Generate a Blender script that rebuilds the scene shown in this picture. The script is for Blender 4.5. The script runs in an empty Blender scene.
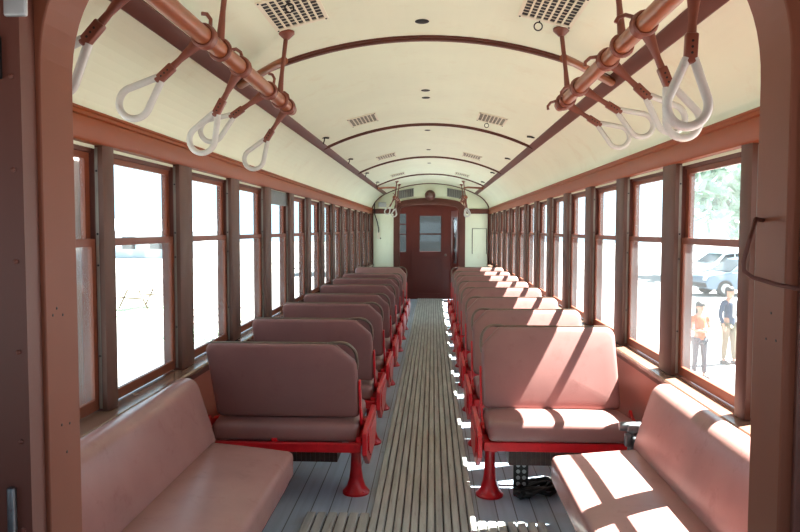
import bpy, bmesh, math, random
from mathutils import Vector, Matrix
random.seed(7)
PI = math.pi
C = bpy.context.scene.collection
sc = bpy.context.scene

# ------------------------------------------------------------------ materials
def lin(c):
    return tuple(((v/255)/12.92 if v/255 <= .04045 else ((v/255+.055)/1.055)**2.4) for v in c) + (1,)

MATS = {}
def mat(name, rgb, rough=.5, metal=0., vary=.12, scale=(6,6,6), bump=0., bscale=60, spec=.5, wear=None, wear_amt=.0):
    m = bpy.data.materials.new(name); m.use_nodes = True
    nt = m.node_tree; N = nt.nodes; L = nt.links
    b = N['Principled BSDF']
    b.inputs['Roughness'].default_value = rough
    b.inputs['Metallic'].default_value = metal
    b.inputs['Specular IOR Level'].default_value = spec
    tc = N.new('ShaderNodeTexCoord'); mp = N.new('ShaderNodeMapping')
    mp.inputs['Scale'].default_value = scale
    L.new(tc.outputs['Object'], mp.inputs['Vector'])
    nz = N.new('ShaderNodeTexNoise'); nz.inputs['Scale'].default_value = 1.0; nz.inputs['Detail'].default_value = 6
    L.new(mp.outputs['Vector'], nz.inputs['Vector'])
    r = N.new('ShaderNodeValToRGB')
    c = lin(rgb)
    r.color_ramp.elements[0].position = .3; r.color_ramp.elements[1].position = .7
    r.color_ramp.elements[0].color = tuple(max(0, x*(1-vary)) for x in c[:3]) + (1,)
    r.color_ramp.elements[1].color = tuple(min(1, x*(1+vary)) for x in c[:3]) + (1,)
    L.new(nz.outputs['Fac'], r.inputs['Fac'])
    out = r.outputs['Color']
    if wear:
        n2 = N.new('ShaderNodeTexNoise'); n2.inputs['Scale'].default_value = 2.3; n2.inputs['Detail'].default_value = 9; n2.inputs['Roughness'].default_value = .7
        L.new(mp.outputs['Vector'], n2.inputs['Vector'])
        r2 = N.new('ShaderNodeValToRGB'); r2.color_ramp.elements[0].position = .56; r2.color_ramp.elements[1].position = .72
        r2.color_ramp.elements[0].color = (0,0,0,1); r2.color_ramp.elements[1].color = (wear_amt,)*3 + (1,)
        L.new(n2.outputs['Fac'], r2.inputs['Fac'])
        mx = N.new('ShaderNodeMixRGB'); L.new(r2.outputs['Color'], mx.inputs['Fac']); L.new(out, mx.inputs['Color1']); mx.inputs['Color2'].default_value = lin(wear)
        out = mx.outputs['Color']
    L.new(out, b.inputs['Base Color'])
    if bump:
        n3 = N.new('ShaderNodeTexNoise'); n3.inputs['Scale'].default_value = bscale; n3.inputs['Detail'].default_value = 3
        L.new(tc.outputs['Object'], n3.inputs['Vector'])
        bp = N.new('ShaderNodeBump'); bp.inputs['Strength'].default_value = bump; bp.inputs['Distance'].default_value = .003
        L.new(n3.outputs['Fac'], bp.inputs['Height']); L.new(bp.outputs['Normal'], b.inputs['Normal'])
    MATS[name] = m
    return m

def plank_mat(name, rgb, gap_rgb, width, axis='X', rough=.6, vary=.2, length=2.2, wear=None):
    """boards running along Y, with dark joints, a tone per board and grain"""
    m = mat(name, rgb, rough, vary=vary, scale=(30, 1.6, 30), bump=.15, bscale=40)
    nt = m.node_tree; N = nt.nodes; L = nt.links; b = N['Principled BSDF']
    tc = N.new('ShaderNodeTexCoord'); mp = N.new('ShaderNodeMapping')
    mp.inputs['Rotation'].default_value = (0, 0, PI/2)
    L.new(tc.outputs['Object'], mp.inputs['Vector'])
    br = N.new('ShaderNodeTexBrick'); br.offset = .37
    br.inputs['Scale'].default_value = 1; br.inputs['Brick Width'].default_value = length; br.inputs['Row Height'].default_value = width
    br.inputs['Mortar Size'].default_value = .003; br.inputs['Mortar Smooth'].default_value = .1
    br.inputs['Color1'].default_value = (.82,.82,.82,1); br.inputs['Color2'].default_value = (1.1,1.1,1.1,1); br.inputs['Mortar'].default_value = (.22,.2,.2,1)
    L.new(mp.outputs['Vector'], br.inputs['Vector'])
    src = b.inputs['Base Color'].links[0].from_socket
    mx = N.new('ShaderNodeMixRGB'); mx.blend_type = 'MULTIPLY'; mx.inputs['Fac'].default_value = 1
    L.new(src, mx.inputs['Color1']); L.new(br.outputs['Color'], mx.inputs['Color2'])
    out = mx.outputs['Color']
    if wear:
        n2 = N.new('ShaderNodeTexNoise'); n2.inputs['Scale'].default_value = 5; n2.inputs['Detail'].default_value = 8
        L.new(tc.outputs['Object'], n2.inputs['Vector'])
        r2 = N.new('ShaderNodeValToRGB'); r2.color_ramp.elements[0].position = .58; r2.color_ramp.elements[1].position = .75
        r2.color_ramp.elements[1].color = (.6,.6,.6,1)
        L.new(n2.outputs['Fac'], r2.inputs['Fac'])
        m2 = N.new('ShaderNodeMixRGB'); L.new(r2.outputs['Color'], m2.inputs['Fac']); L.new(out, m2.inputs['Color1']); m2.inputs['Color2'].default_value = lin(wear)
        out = m2.outputs['Color']
    L.new(out, b.inputs['Base Color'])
    return m

CREAM = mat('cream_paint', (222,227,201), .45, vary=.035, scale=(2,2,2), wear=(206,194,160), wear_amt=.35, spec=.35)
VINYL = mat('brown_vinyl', (139,99,95), .34, vary=.07, scale=(5,5,5), bump=.12, bscale=220, wear=(118,76,70), wear_amt=.35, spec=.42)
VINYL_P = mat('pink_brown_vinyl', (156,115,110), .27, vary=.08, scale=(5,5,5), bump=.12, bscale=220, wear=(128,84,78), wear_amt=.4, spec=.42)
RED = mat('red_enamel', (190,22,32), .3, vary=.14, scale=(14,14,14), wear=(110,14,20), wear_amt=.5)
LETTER = mat('letterboard_brown', (134,64,28), .42, vary=.06, scale=(3,1,8), spec=.2)
PILLAR = mat('pillar_brown', (86,55,43), .5, vary=.13, scale=(14,14,2), wear=(104,66,54), wear_amt=.5, spec=.28)
SASH = mat('sash_brown', (116,60,40), .4, vary=.1, scale=(9,9,9), spec=.28)
TRIM = mat('dark_trim_brown', (92,52,42), .5, vary=.08, scale=(5,5,5), spec=.28)
POLE = mat('pole_brown', (132,70,38), .35, vary=.06, scale=(9,9,9))
IRON = mat('strap_iron_brown', (112,58,42), .4, vary=.1, scale=(20,20,20))
SALMON = mat('salmon_wall', (152,87,71), .4, vary=.07, scale=(4,4,4), wear=(150,84,68), wear_amt=.4)
SILL = mat('sill_wood', (124,92,78), .2, vary=.1, scale=(10,2,10), spec=.6)
TRACK = mat('weathered_track', (128,122,112), .55, vary=.25, scale=(30,30,4), wear=(80,84,88), wear_amt=.7)
JAMB = mat('jamb_brown', (116,64,44), .5, vary=.05, scale=(7,7,3), spec=.28)
JAMBD = mat('door_red_brown', (92,48,36), .5, vary=.07, scale=(8,8,2))
DOOR = mat('far_door_red_brown', (98,35,25), .38, vary=.08, scale=(8,8,2))
RUBBER = mat('white_rubber', (188,188,182), .45, vary=.04, scale=(20,20,20), wear=(150,146,138), wear_amt=.5)
BRONZE = mat('dark_bronze', (112,98,86), .3, metal=.7, vary=.1, scale=(30,30,30))
BLACK = mat('black', (16,15,15), .6, vary=.2)
GREYM = mat('grey_metal', (108,112,116), .4, metal=.6, vary=.15, scale=(30,30,30), wear=(70,60,54), wear_amt=.5)
STEEL = mat('pale_metal', (176,180,180), .4, metal=.4, vary=.1)
VENTW = mat('vent_cream', (222,214,190), .4, vary=.03)
VENTG = mat('vent_grey', (120,120,114), .5, vary=.1)
HEAT = mat('heater_brown', (66,44,36), .5, vary=.3, scale=(40,4,40))
PLANK = plank_mat('grey_floor_boards', (164,178,194), (40,40,42), .095, rough=.36, vary=.12, wear=(150,152,150))
SLAT = mat('worn_slat_wood', (166,166,163), .6, vary=.24, scale=(28,2.5,28), bump=.25, bscale=50, wear=(118,106,90), wear_amt=.75)
SLAT_B = mat('slat_gap_dirt', (74,68,62), .8, vary=.3, scale=(30,30,30))
CONCRETE = mat('pale_concrete', (120,119,118), .8, vary=.05, scale=(.4,.4,.4))
GRASS = mat('grass_green', (172,190,166), .9, vary=.2, scale=(2,2,2))
LEAF = mat('leaf_green', (160,182,165), .8, vary=.35, scale=(2,2,2))
BARK = mat('bark', (110,92,78), .9, vary=.3)
SKIN = mat('skin', (176,124,100), .5, vary=.03)
HAIR = mat('dark_hair', (30,22,20), .5, vary=.1)
ORANGE = mat('orange_cloth', (176,84,40), .8, vary=.05)
JEANS = mat('dark_jeans', (26,30,46), .8, vary=.1)
BLUE = mat('blue_cloth', (24,42,70), .8, vary=.06)
WHITEC = mat('white_cloth', (225,225,225), .8, vary=.03)
KHAKI = mat('khaki_cloth', (112,100,78), .8, vary=.05)
SHOE = mat('dark_shoe', (52,44,42), .6)
CARP = mat('car_silver', (100,118,136), .25, metal=.3, vary=.02)
CARG = mat('car_window', (24,30,36), .1, vary=.02)
TYRE = mat('tyre', (36,36,38), .8)
WALLP = mat('pale_building_wall', (200,208,212), .8, vary=.04)
ROOF = mat('grey_roof', (150,164,176), .8, vary=.05)
WEATH = mat('weathered_board', (168,150,146), .8, vary=.3, scale=(22,22,2), wear=(150,166,190), wear_amt=.9)
STONE = mat('grey_stone', (70,76,78), .9, vary=.25, scale=(1.5,1.5,1.5))
LAMPG = mat('lamp_glass_amber', (96,52,42), .12, vary=.05, spec=.8)

def glass(name, tint=(.93,.96,.95), haze=(.02,.05)):
    m = bpy.data.materials.new(name); m.use_nodes = True
    nt = m.node_tree; N = nt.nodes; L = nt.links; N.clear()
    o = N.new('ShaderNodeOutputMaterial'); t = N.new('ShaderNodeBsdfTransparent'); g = N.new('ShaderNodeBsdfGlossy')
    t.inputs['Color'].default_value = tint + (1,); g.inputs['Roughness'].default_value = .03; g.inputs['Color'].default_value = (.9,.95,1,1)
    lw = N.new('ShaderNodeLayerWeight'); lw.inputs['Blend'].default_value = .5
    pw = N.new('ShaderNodeMath'); pw.operation = 'POWER'; pw.inputs[1].default_value = 5; L.new(lw.outputs['Facing'], pw.inputs[0])
    f = N.new('ShaderNodeMath'); f.operation = 'MULTIPLY_ADD'; f.inputs[1].default_value = .45; f.inputs[2].default_value = .02; L.new(pw.outputs[0], f.inputs[0])
    d0 = N.new('ShaderNodeBsdfDiffuse'); d0.inputs['Color'].default_value = (.8,.84,.86,1); d1 = N.new('ShaderNodeBsdfTranslucent'); d1.inputs['Color'].default_value = (.8,.84,.86,1); d = N.new('ShaderNodeMixShader'); L.new(d0.outputs[0], d.inputs[1]); L.new(d1.outputs[0], d.inputs[2])  # milky share of the pane, puts lens veiling over the view outside
    tc = N.new('ShaderNodeTexCoord'); nz = N.new('ShaderNodeTexNoise'); nz.inputs['Scale'].default_value = 3; nz.inputs['Detail'].default_value = 6
    L.new(tc.outputs['Object'], nz.inputs['Vector'])
    mr = N.new('ShaderNodeMapRange'); mr.inputs[1].default_value = .4; mr.inputs[2].default_value = .8; mr.inputs[3].default_value = haze[0]; mr.inputs[4].default_value = haze[1]
    L.new(nz.outputs['Fac'], mr.inputs[0])
    a = N.new('ShaderNodeMixShader'); L.new(mr.outputs[0], a.inputs[0]); L.new(t.outputs[0], a.inputs[1]); L.new(d.outputs[0], a.inputs[2])
    x = N.new('ShaderNodeMixShader'); L.new(f.outputs[0], x.inputs[0]); L.new(a.outputs[0], x.inputs[1]); L.new(g.outputs[0], x.inputs[2])
    L.new(x.outputs[0], o.inputs['Surface'])
    return m
GLASS = glass('hazed_window_glass'); DGLASS = glass('door_glass', (.70,.70,.68), (.002,.004))

# ------------------------------------------------------------------ geometry helpers
class MB:
    def __init__(s): s.bm = bmesh.new(); s.mi = 0
    def faces(s, vs, fs):
        v = [s.bm.verts.new(p) for p in vs]
        for f in fs:
            try:
                q = s.bm.faces.new([v[i] for i in f]); q.material_index = s.mi
            except ValueError: pass
        return v
    def box(s, x0, x1, y0, y1, z0, z1):
        x0,x1 = sorted((x0,x1)); y0,y1 = sorted((y0,y1)); z0,z1 = sorted((z0,z1))
        p = [(x,y,z) for x in (x0,x1) for y in (y0,y1) for z in (z0,z1)]
        s.faces(p, [(0,1,3,2),(4,6,7,5),(0,4,5,1),(2,3,7,6),(0,2,6,4),(1,5,7,3)])
        return s
    def rbox(s, c, h, r, n=(3,3,3), k=3, fn=None):
        """rounded box: centre c, half sizes h, corner radius r; fn deforms (u in -1..1, point)"""
        ax = []
        for i in range(3):
            rr = min(r, h[i]*.999)
            e = [rr*(1-math.cos(PI/2*j/k)) for j in range(k)]
            a = [-h[i]+q for q in e]; inner = [(-h[i]+rr) + (2*h[i]-2*rr)*j/n[i] for j in range(n[i]+1)]
            ax.append(a + inner + [-q for q in reversed(a)])
        idx = {}; vs = []; fs = []
        def vid(p):
            key = tuple(round(q,6) for q in p)
            if key not in idx:
                q = [max(-(h[i]-r), min(h[i]-r, p[i])) if h[i] > r else 0 for i in range(3)]
                d = Vector([p[i]-q[i] for i in range(3)])
                if d.length > 1e-9:
                    d = d.normalized()*min(r, max(abs(d[0]),abs(d[1]),abs(d[2])) if False else r)
                    w = Vector(q)+d
                else: w = Vector(p)
                if fn: w = Vector(fn(Vector((w[0]/h[0], w[1]/h[1], w[2]/h[2])), w))
                idx[key] = len(vs); vs.append(w+Vector(c))
            return idx[key]
        for a in range(3):
            b, d = (a+1)%3, (a+2)%3
            for sg, val in ((-1,-h[a]),(1,h[a])):
                for i in range(len(ax[b])-1):
                    for j in range(len(ax[d])-1):
                        q = []
                        for (ii,jj) in ((i,j),(i+1,j),(i+1,j+1),(i,j+1)):
                            p = [0,0,0]; p[a]=val; p[b]=ax[b][ii]; p[d]=ax[d][jj]; q.append(vid(p))
                        if sg < 0: q.reverse()
                        if len(set(q)) == 4: fs.append(q)
        s.faces(vs, fs); return s
    def prism(s, poly, axis, a, b):
        """poly of 2-d points extruded along axis from a to b"""
        def P(p, t):
            return {'X':(t,p[0],p[1]),'Y':(p[0],t,p[1]),'Z':(p[0],p[1],t)}[axis]
        n = len(poly)
        vs = [P(p,a) for p in poly]+[P(p,b) for p in poly]
        fs = [tuple(range(n)), tuple(range(2*n-1,n-1,-1))]+[(i,(i+1)%n+0,(i+1)%n+n,i+n) for i in range(n)]
        s.faces(vs, fs); return s
    def strip(s, A, B, axis, a, b):
        """solid between two open outlines A and B (same count), extruded along axis"""
        for i in range(len(A)-1):
            s.prism([A[i],A[i+1],B[i+1],B[i]], axis, a, b)
        return s
    def tube(s, pts, r, n=10, close=False, cap=True, flat=1.0):
        pts = [Vector(p) for p in pts]; m = len(pts); rings = []
        R = r if isinstance(r,(list,tuple)) else [r]*m
        up = None
        for i,p in enumerate(pts):
            a = pts[(i-1)%m] if (close or i>0) else pts[i]; b = pts[(i+1)%m] if (close or i<m-1) else pts[i]
            t = (b-a).normalized()
            if up is None:
                up = Vector((0,0,1)) if abs(t.z)<.9 else Vector((1,0,0))
            u = (up - t*up.dot(t)).normalized(); up = u; v = t.cross(u)
            rings.append([s.bm.verts.new(p + u*math.cos(2*PI*j/n)*R[i] + v*math.sin(2*PI*j/n)*R[i]*flat) for j in range(n)])
        for i in range(m if close else m-1):
            A, B = rings[i], rings[(i+1)%m]
            for j in range(n):
                f = s.bm.faces.new((A[j],A[(j+1)%n],B[(j+1)%n],B[j])); f.material_index = s.mi
        if cap and not close:
            for ring, fl in ((rings[0],True),(rings[-1],False)):
                f = s.bm.faces.new(ring if not fl else list(reversed(ring))); f.material_index = s.mi
        return s
    def lathe(s, prof, c=(0,0,0), n=20, axis='Z'):
        rings = []
        for (r,z) in prof:
            ring = []
            for j in range(n):
                a = 2*PI*j/n; x,y = r*math.cos(a), r*math.sin(a)
                p = {'Z':(x,y,z),'Y':(x,z,y),'X':(z,x,y)}[axis]
                ring.append(s.bm.verts.new(Vector(p)+Vector(c)))
            rings.append(ring)
        for A,B in zip(rings,rings[1:]):
            for j in range(n):
                f = s.bm.faces.new((A[j],A[(j+1)%n],B[(j+1)%n],B[j])); f.material_index = s.mi
        for ring in (rings[0], rings[-1]):
            f = s.bm.faces.new(ring); f.material_index = s.mi
        return s
    def torus(s, c, R, r, axis='Y', n=20, m=8, sx=1, sz=1):
        pts = []
        for i in range(n):
            a = 2*PI*i/n; x,y = R*math.cos(a)*sx, R*math.sin(a)*sz
            pts.append(Vector({'Y':(x,0,y),'Z':(x,y,0),'X':(0,x,y)}[axis])+Vector(c))
        return s.tube(pts, r, m, close=True)
    def mesh(s, name, ang=38):
        bm = s.bm
        bmesh.ops.remove_doubles(bm, verts=bm.verts, dist=1e-6)
        bmesh.ops.recalc_face_normals(bm, faces=bm.faces)
        la = math.radians(ang)
        for f in bm.faces: f.smooth = True
        for e in bm.edges:
            e.smooth = len(e.link_faces) == 2 and e.calc_face_angle(0) < la
        me = bpy.data.meshes.new(name); bm.to_mesh(me); bm.free()
        return me
    def build(s, name, mats, parent=None, bevel=0, loc=None):
        me = s.mesh(name)
        for m in (mats if isinstance(mats,(list,tuple)) else [mats]): me.materials.append(m)
        o = bpy.data.objects.new(name, me); C.objects.link(o)
        if parent: o.parent = parent
        if loc: o.location = loc
        if bevel:
            b = o.modifiers.new('bevel','BEVEL'); b.width = bevel; b.segments = 2; b.limit_method = 'ANGLE'; b.angle_limit = math.radians(50)
        return o

def tag(o, label, cat, group=None, kind=None):
    o['label'] = label; o['category'] = cat
    if group: o['group'] = group
    if kind: o['kind'] = kind
    return o
def empty(name, loc=(0,0,0), rz=0):
    o = bpy.data.objects.new(name, None); C.objects.link(o); o.location = loc; o.rotation_euler = (0,0,rz); o.empty_display_size = .1
    return o
def kids(o): return [c for c in bpy.data.objects if c.parent == o]
def copy_tree(o, parent=None):
    c = o.copy(); C.objects.link(c)
    if parent: c.parent = parent
    for ch in kids(o): copy_tree(ch, c)
    return c
def struct(o, label, cat): return tag(o, label, cat, kind='structure')
NTH = ['first','second','third','fourth','fifth','sixth','seventh','eighth','ninth','tenth','eleventh','twelfth','thirteenth','fourteenth','fifteenth']

# ------------------------------------------------------------------ layout numbers (metres; the aisle runs along +Y)
W = 1.2
P = .8835
YN0, YN1 = 1.07, 1.17         # near bulkhead
YB = 14.17                     # far bulkhead
Z_SILL, Z_LB0, Z_LB1 = .74, 1.756, 1.868
RC, ZA, XT = 2.11, 2.376, .92
def zc(x): return ZA - (RC - math.sqrt(RC*RC - x*x))
ZT = zc(XT)
def cove(t):  # from moulding (t=0) to letterboard (t=1)
    p0, p1, p2 = (XT,ZT), (1.135,2.06), (W,Z_LB1)
    return tuple((1-t)**2*p0[i]+2*t*(1-t)*p1[i]+t*t*p2[i] for i in range(2))
def section(n=24, m=12):
    pts = [(-x,z) for x,z in [cove(1-i/m) for i in range(m)]]
    pts += [(-XT+2*XT*i/n, zc(-XT+2*XT*i/n)) for i in range(n+1)]
    pts += [cove((i+1)/m) for i in range(m)]
    return pts
SEC = section()
def pillar_y(k):
    return (2.588 if k == 0 else 2.502+P*k, 2.68+P*k)
def opening(k):
    a = pillar_y(k)[1] if k >= 0 else 1.75
    b = pillar_y(k+1)[0]
    return a, min(b, YB-.03)

# ------------------------------------------------------------------ the shell
def build_shell():
    m = MB(); m.box(-1.3,1.3,YN0,YB+.08,-.06,0); o = m.build('floor', PLANK); struct(o,'grey painted plank floor of the car under the seats','floor')
    m = MB(); m.box(-1.2,1.2,YB+.08,15.4,-.2,-.12); m.box(-1.2,1.2,YB+.06,YB+.08,-.2,-.06)
    o = m.build('floor_far', PLANK); struct(o,'lower plank floor of the far end platform','floor')
    m = MB(); m.box(-1.2,1.2,-.5,YN0-.002,-.2,-.12); o = m.build('floor_near', PLANK); struct(o,'lower plank floor of the near end platform','floor')
    # ceiling: cream inside, closed roof outside
    m = MB()
    out = [(x*1.09+.0, z+.05+.02*abs(x)) for x,z in SEC]
    out[0] = (-1.31, Z_LB1-.02); out[-1] = (1.31, Z_LB1-.02)
    m.strip(SEC, out, 'Y', YN0, YB+.05)
    o = m.build('ceiling', CREAM); struct(o,'cream painted arched ceiling running the length of the car','ceiling')
    n = [0]
    def trim(mb, ms, label, bevel=0):
        n[0] += 1
        o = mb.build('trim_%d' % n[0], ms, bevel=bevel); struct(o, label, 'trim'); return o
    # ribs
    for i in range(4):
        y = 3.42+2.767*i
        m = MB(); xs = [-XT+2*XT*j/28 for j in range(29)]
        for (hw, d) in ((.026,.010),(.014,.020)):
            A = [(x, zc(x)+.004) for x in xs]; B = [(x, zc(x)-d) for x in xs]
            m.strip(A, B, 'Y', y-hw, y+hw)
        trim(m, TRIM, '%s brown rib across the cream ceiling' % NTH[i])
    # long mouldings
    for sg, nm in ((-1,'left'),(1,'right')):
        m = MB()
        q = [(XT-.03,zc(XT-.03)+.006),(XT-.03,zc(XT-.03)-.006),(XT-.022,zc(XT-.022)-.012),(XT+.022,ZT-.026),(XT+.03,ZT-.024),(XT+.03,ZT-.008)]
        m.prism([(sg*a,b) for a,b in q], 'Y', YN1, YB)
        trim(m, TRIM, 'dark brown moulding along the %s side of the ceiling' % nm)
    # letterboards with cap moulding
    for sg, nm in ((-1,'left'),(1,'right')):
        m = MB()
        q = [(1.30,Z_LB0+.05),(1.255,Z_LB0),(1.198,Z_LB0),(1.192,Z_LB0+.008),(1.192,Z_LB1-.028),(1.182,Z_LB1-.024),(1.182,Z_LB1-.012),(1.176,Z_LB1-.008),(1.176,Z_LB1),(1.30,Z_LB1)]
        m.prism([(sg*a,b) for a,b in q], 'Y', YN1, YB)
        trim(m, LETTER, 'brown letterboard above the windows on the %s wall' % nm)
    # window sills
    for sg, nm in ((-1,'left'),(1,'right')):
        m = MB()
        q = [(1.345,.70),(1.155,.70),(1.148,.708),(1.148,.722),(1.155,.73),(1.345,.74)]
        m.prism([(sg*a,b) for a,b in q], 'Y', YN1, YB)
        m.mi = 1; m.prism([(sg*a,b) for a,b in [(1.185,.70),(1.165,.70),(1.165,.675),(1.185,.665)]], 'Y', YN1, YB)
        trim(m, [SILL, TRIM], 'pale varnished window ledge along the %s wall' % nm)
    # walls below the windows
    for sg, nm in ((-1,'left'),(1,'right')):
        m = MB(); m.box(sg*1.18, sg*1.34, YN1, YB, -.06, .70)
        o = m.build('wall_%s' % nm, SALMON); struct(o, 'salmon painted wall panel below the windows on the %s side' % nm, 'wall')
        m = MB(); m.box(sg*1.155, sg*1.18, YN1, YB, 0, .09)
        o = m.build('baseboard_%s' % nm, SALMON); struct(o, 'salmon baseboard at the foot of the %s wall' % nm, 'baseboard')
    # pillars between windows
    for sg, nm in ((-1,'left'),(1,'right')):
        for k in range(14):
            a, b = pillar_y(k)
            b = min(b, YB)
            m = MB()
            m.prism([(sg*1.225,a),(sg*1.206,a),(sg*1.2,a+.012),(sg*1.2,b-.012),(sg*1.206,b),(sg*1.225,b)], 'Z', .735, Z_LB0+.02)
            m.mi = 1
            m.box(sg*1.225, sg*1.30, a+.006, b-.006, .735, 1.86)
            m.mi = 2
            for (q0,q1) in ((a+.001,a+.006),(b-.006,b-.001)):
                m.box(sg*1.226, sg*1.238, q0, q1, .745, 1.75)
            m.mi = 1
            m.box(sg*1.2385, sg*1.243, a+.002, a+.006, .745, 1.75)
            for z in (.95,1.3,1.42,1.66):
                m.mi = 3; m.lathe([(.0045,-.002),(.0045,.004)], (sg*1.231, a+.0015, z), 8, 'Y')
            trim(m, [PILLAR, TRIM, TRACK, BLACK], '%s brown window post from the near end on the %s wall' % (NTH[k], nm))
    # windows
    w = 0
    for sg, nm in ((-1,'left'),(1,'right')):
        for k in range(-1, 13):
            a, b = opening(k); w += 1
            r = empty('window_%d' % w, (sg*1.25,(a+b)/2,Z_SILL))
            struct(r, '%s double sash window from the near end on the %s wall' % (NTH[k+1], nm), 'window')
            inv = Vector((-sg*1.25,-(a+b)/2,-Z_SILL))
            def sash(name, x0, x1, z0, z1, st, r0, r1, ms):
                m = MB(); e = .028 if name == 'upper_sash' else .0
                y0,y1 = a+.001, b-.001
                s2 = st
                m.box(sg*x0,sg*x1,y0,y0+s2,z0,z1); m.box(sg*x0,sg*x1,y1-s2,y1,z0,z1)
                m.box(sg*x0,sg*x1,y0+s2,y1-s2,z0,z0+r0); m.box(sg*x0,sg*x1,y0+s2,y1-s2,z1-r1,z1)
                for v in m.bm.verts: v.co += inv
                o = m.build(name, ms, r)
                g = MB(); xm = sg*(x0+x1)/2; g.box(xm-.0015,xm+.0015,y0+s2-.004,y1-s2+.004,z0+r0-.004,z1-r1+.004)
                for v in g.bm.verts: v.co += inv
                g.build('pane', GLASS, o)
            sash('lower_sash', 1.240, 1.256, .742, 1.402, .028, .042, .030, SASH)
            sash('upper_sash', 1.258, 1.274, 1.372, 1.728, .036, .028, .024, SASH)
            m = MB(); m.box(sg*1.236,sg*1.242,a,b,1.744,1.80); m.mi = 1; m.box(sg*1.25,sg*1.29,a,b,1.7285,1.80)
            for v in m.bm.verts: v.co += inv
            m.build('head_strip', [CREAM, TRIM], r)
            if sg == -1 and k in (3,):
                m = MB(); m.box(-1.256,-1.232,a+.01,b-.01,1.64,1.752)
                for v in m.bm.verts: v.co += inv
                m.build('shade_box', GREYM, r)
    # far bulkhead
    def portal(hw, cx=0, grow=0, cr=.2, zz=1.70):
        L = [(-hw-grow, 0), (-hw-grow,zz)]
        for i in range(1,17):
            t = i/16
            x = (1-t)**2*-hw+2*t*(1-t)*-hw+t*t*-(hw-cr); z = (1-t)**2*zz+2*t*(1-t)*(zz+cr)+t*t*(zz+cr+.02)
            nx, nz = (-(1-t), t); q = math.hypot(nx,nz); L.append((x+nx/q*grow, z+nz/q*grow))
        for i in range(1,7):
            t = i/6; x = -(hw-cr)*(1-t); L.append((x, zz+cr+.02+.05*(1-(1-t)**2)+grow))
        R = [(-x,z) for x,z in reversed(L[:-1])]
        return [(x+cx,z) for x,z in L+R]
    F = dict(cx=-.02, cr=.10, zz=1.785); PI_, PO = portal(.605, **F), portal(.605, grow=.125, **F)
    top = [(x,z) for x,z in PO]
    def bulk(PO, cx):
        m = MB(); n_ = len(PO)
        outer = []
        for i,(x,z) in enumerate(PO):
            if z <= 1.79: outer.append((math.copysign(W,x-cx), z))
            else:
                ang = math.atan2(z-1.70, x-cx)   # radial hit on the section curve
                best = None
                for (X,Z) in [(-W,1.70)]+SEC+[(W,1.70)]:
                    d = abs(math.atan2(Z-1.70, X-cx)-ang)
                    if best is None or d < best[0]: best = (d,X,Z)
                outer.append((best[1],best[2]))
        return outer
    OUT = bulk(PO, 0)
    m = MB(); m.strip(PO, OUT, 'Y', YB, YB+.06)
    o = m.build('wall_far', CREAM); struct(o, 'cream end wall with an arched opening at the far end of the car', 'wall')
    m = MB(); m.strip(PI_, [(x,z) for x,z in PO], 'Y', YB-.035, YB+.09)
    m.strip(portal(.605,grow=.03,**F), portal(.605,grow=.06,**F), 'Y', YB-.05, YB-.034)
    trim(m, TRIM, 'brown arched frame around the opening in the far end wall')
    for sg, nm in ((-1,'left'),(1,'right')):
        m = MB(); m.box(sg*.73, sg*1.2, YB-.02, YB, 1.756, 1.856)
        trim(m, LETTER if False else TRIM, 'brown band across the %s cream panel of the far wall' % nm)
        m = MB(); m.box(sg*1.165, sg*1.2, YB-.03, YB, 0, 1.87)
        trim(m, TRIM, 'brown corner strip at the %s edge of the far wall' % nm)
    m = MB(); S2 = [(x*.985, 1.4+(z-1.4)*.985) for x,z in SEC]
    m.strip(SEC, S2, 'Y', YB-.03, YB)
    trim(m, TRIM, 'thin brown rim where the ceiling meets the far wall')
    # near bulkhead
    PN = portal(.574, .005, cr=.24, zz=1.68); ON = [(x+0,z) for x,z in bulk(PN, .005)]
    m = MB(); m.strip(PN, ON, 'Y', YN0, YN1)
    for (sx, hole) in ((-1, [(-.569,1.103,1.31),(-.569,1.091,1.30),(-.569,1.121,1.297),(-.569,1.11,1.114),(-.569,1.135,1.11),(-.569,1.124,1.064)]),
                       (1, [(.579,1.11,1.31),(.579,1.124,1.267),(.579,1.092,1.269)])):
        m.mi = 1
        for (x,y,z) in hole: m.lathe([(.0035,-.004),(.0035,.0006),(.001,.0008)] if sx < 0 else [(.0035,-.0006),(.0035,.004),(.001,.0041)], (x,y,z), 8, 'X')
    # stepped casing on the platform side
    m.mi = 2
    for sg, e in ((-1,-.569),(1,.579)):
        m.box(e+sg*.018, e+sg*.055, YN0-.012, YN0, -.12, 2.02)
    o = m.build('wall_near', [JAMB, BLACK, JAMBD], bevel=.004); struct(o, 'brown door jambs and end wall framing the near side of the view', 'wall')
    # near pocket door edges
    r = empty('door_2', (-.566,1.03,-.12)); struct(r, 'red brown sliding door edge beside the left jamb', 'door')
    m = MB(); m.box(-.42, -.01, .0, .04, .03, 2.1)
    for i in range(13):
        m.mi = 1; m.lathe([(.004,.0),(.004,-.002),(.002,-.003)], (-.024,0,.25+.14*i), 8, 'Y')
    m.build('door_leaf', [JAMBD, IRON], r)
    m = MB(); m.rbox((-.012,-.004,1.925),(.018,.004,.048),.004,(1,1,1),2); m.build('latch_plate', STEEL, r)
    m = MB(); m.rbox((-.045,-.006,1.818),(.008,.008,.033),.004,(1,1,1),2); m.build('hinge', BLACK, r)
    m = MB(); m.rbox((-.038,-.006,1.11),(.006,.006,.05),.004,(1,1,1),2); m.build('latch', GREYM, r)
    r = empty('door_3', (.66,1.03,-.12)); struct(r, 'red brown sliding door edge beside the right jamb', 'door')
    m = MB(); m.box(.0, .42, .0, .04, .03, 2.1); m.build('door_leaf', JAMBD, r)
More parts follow.
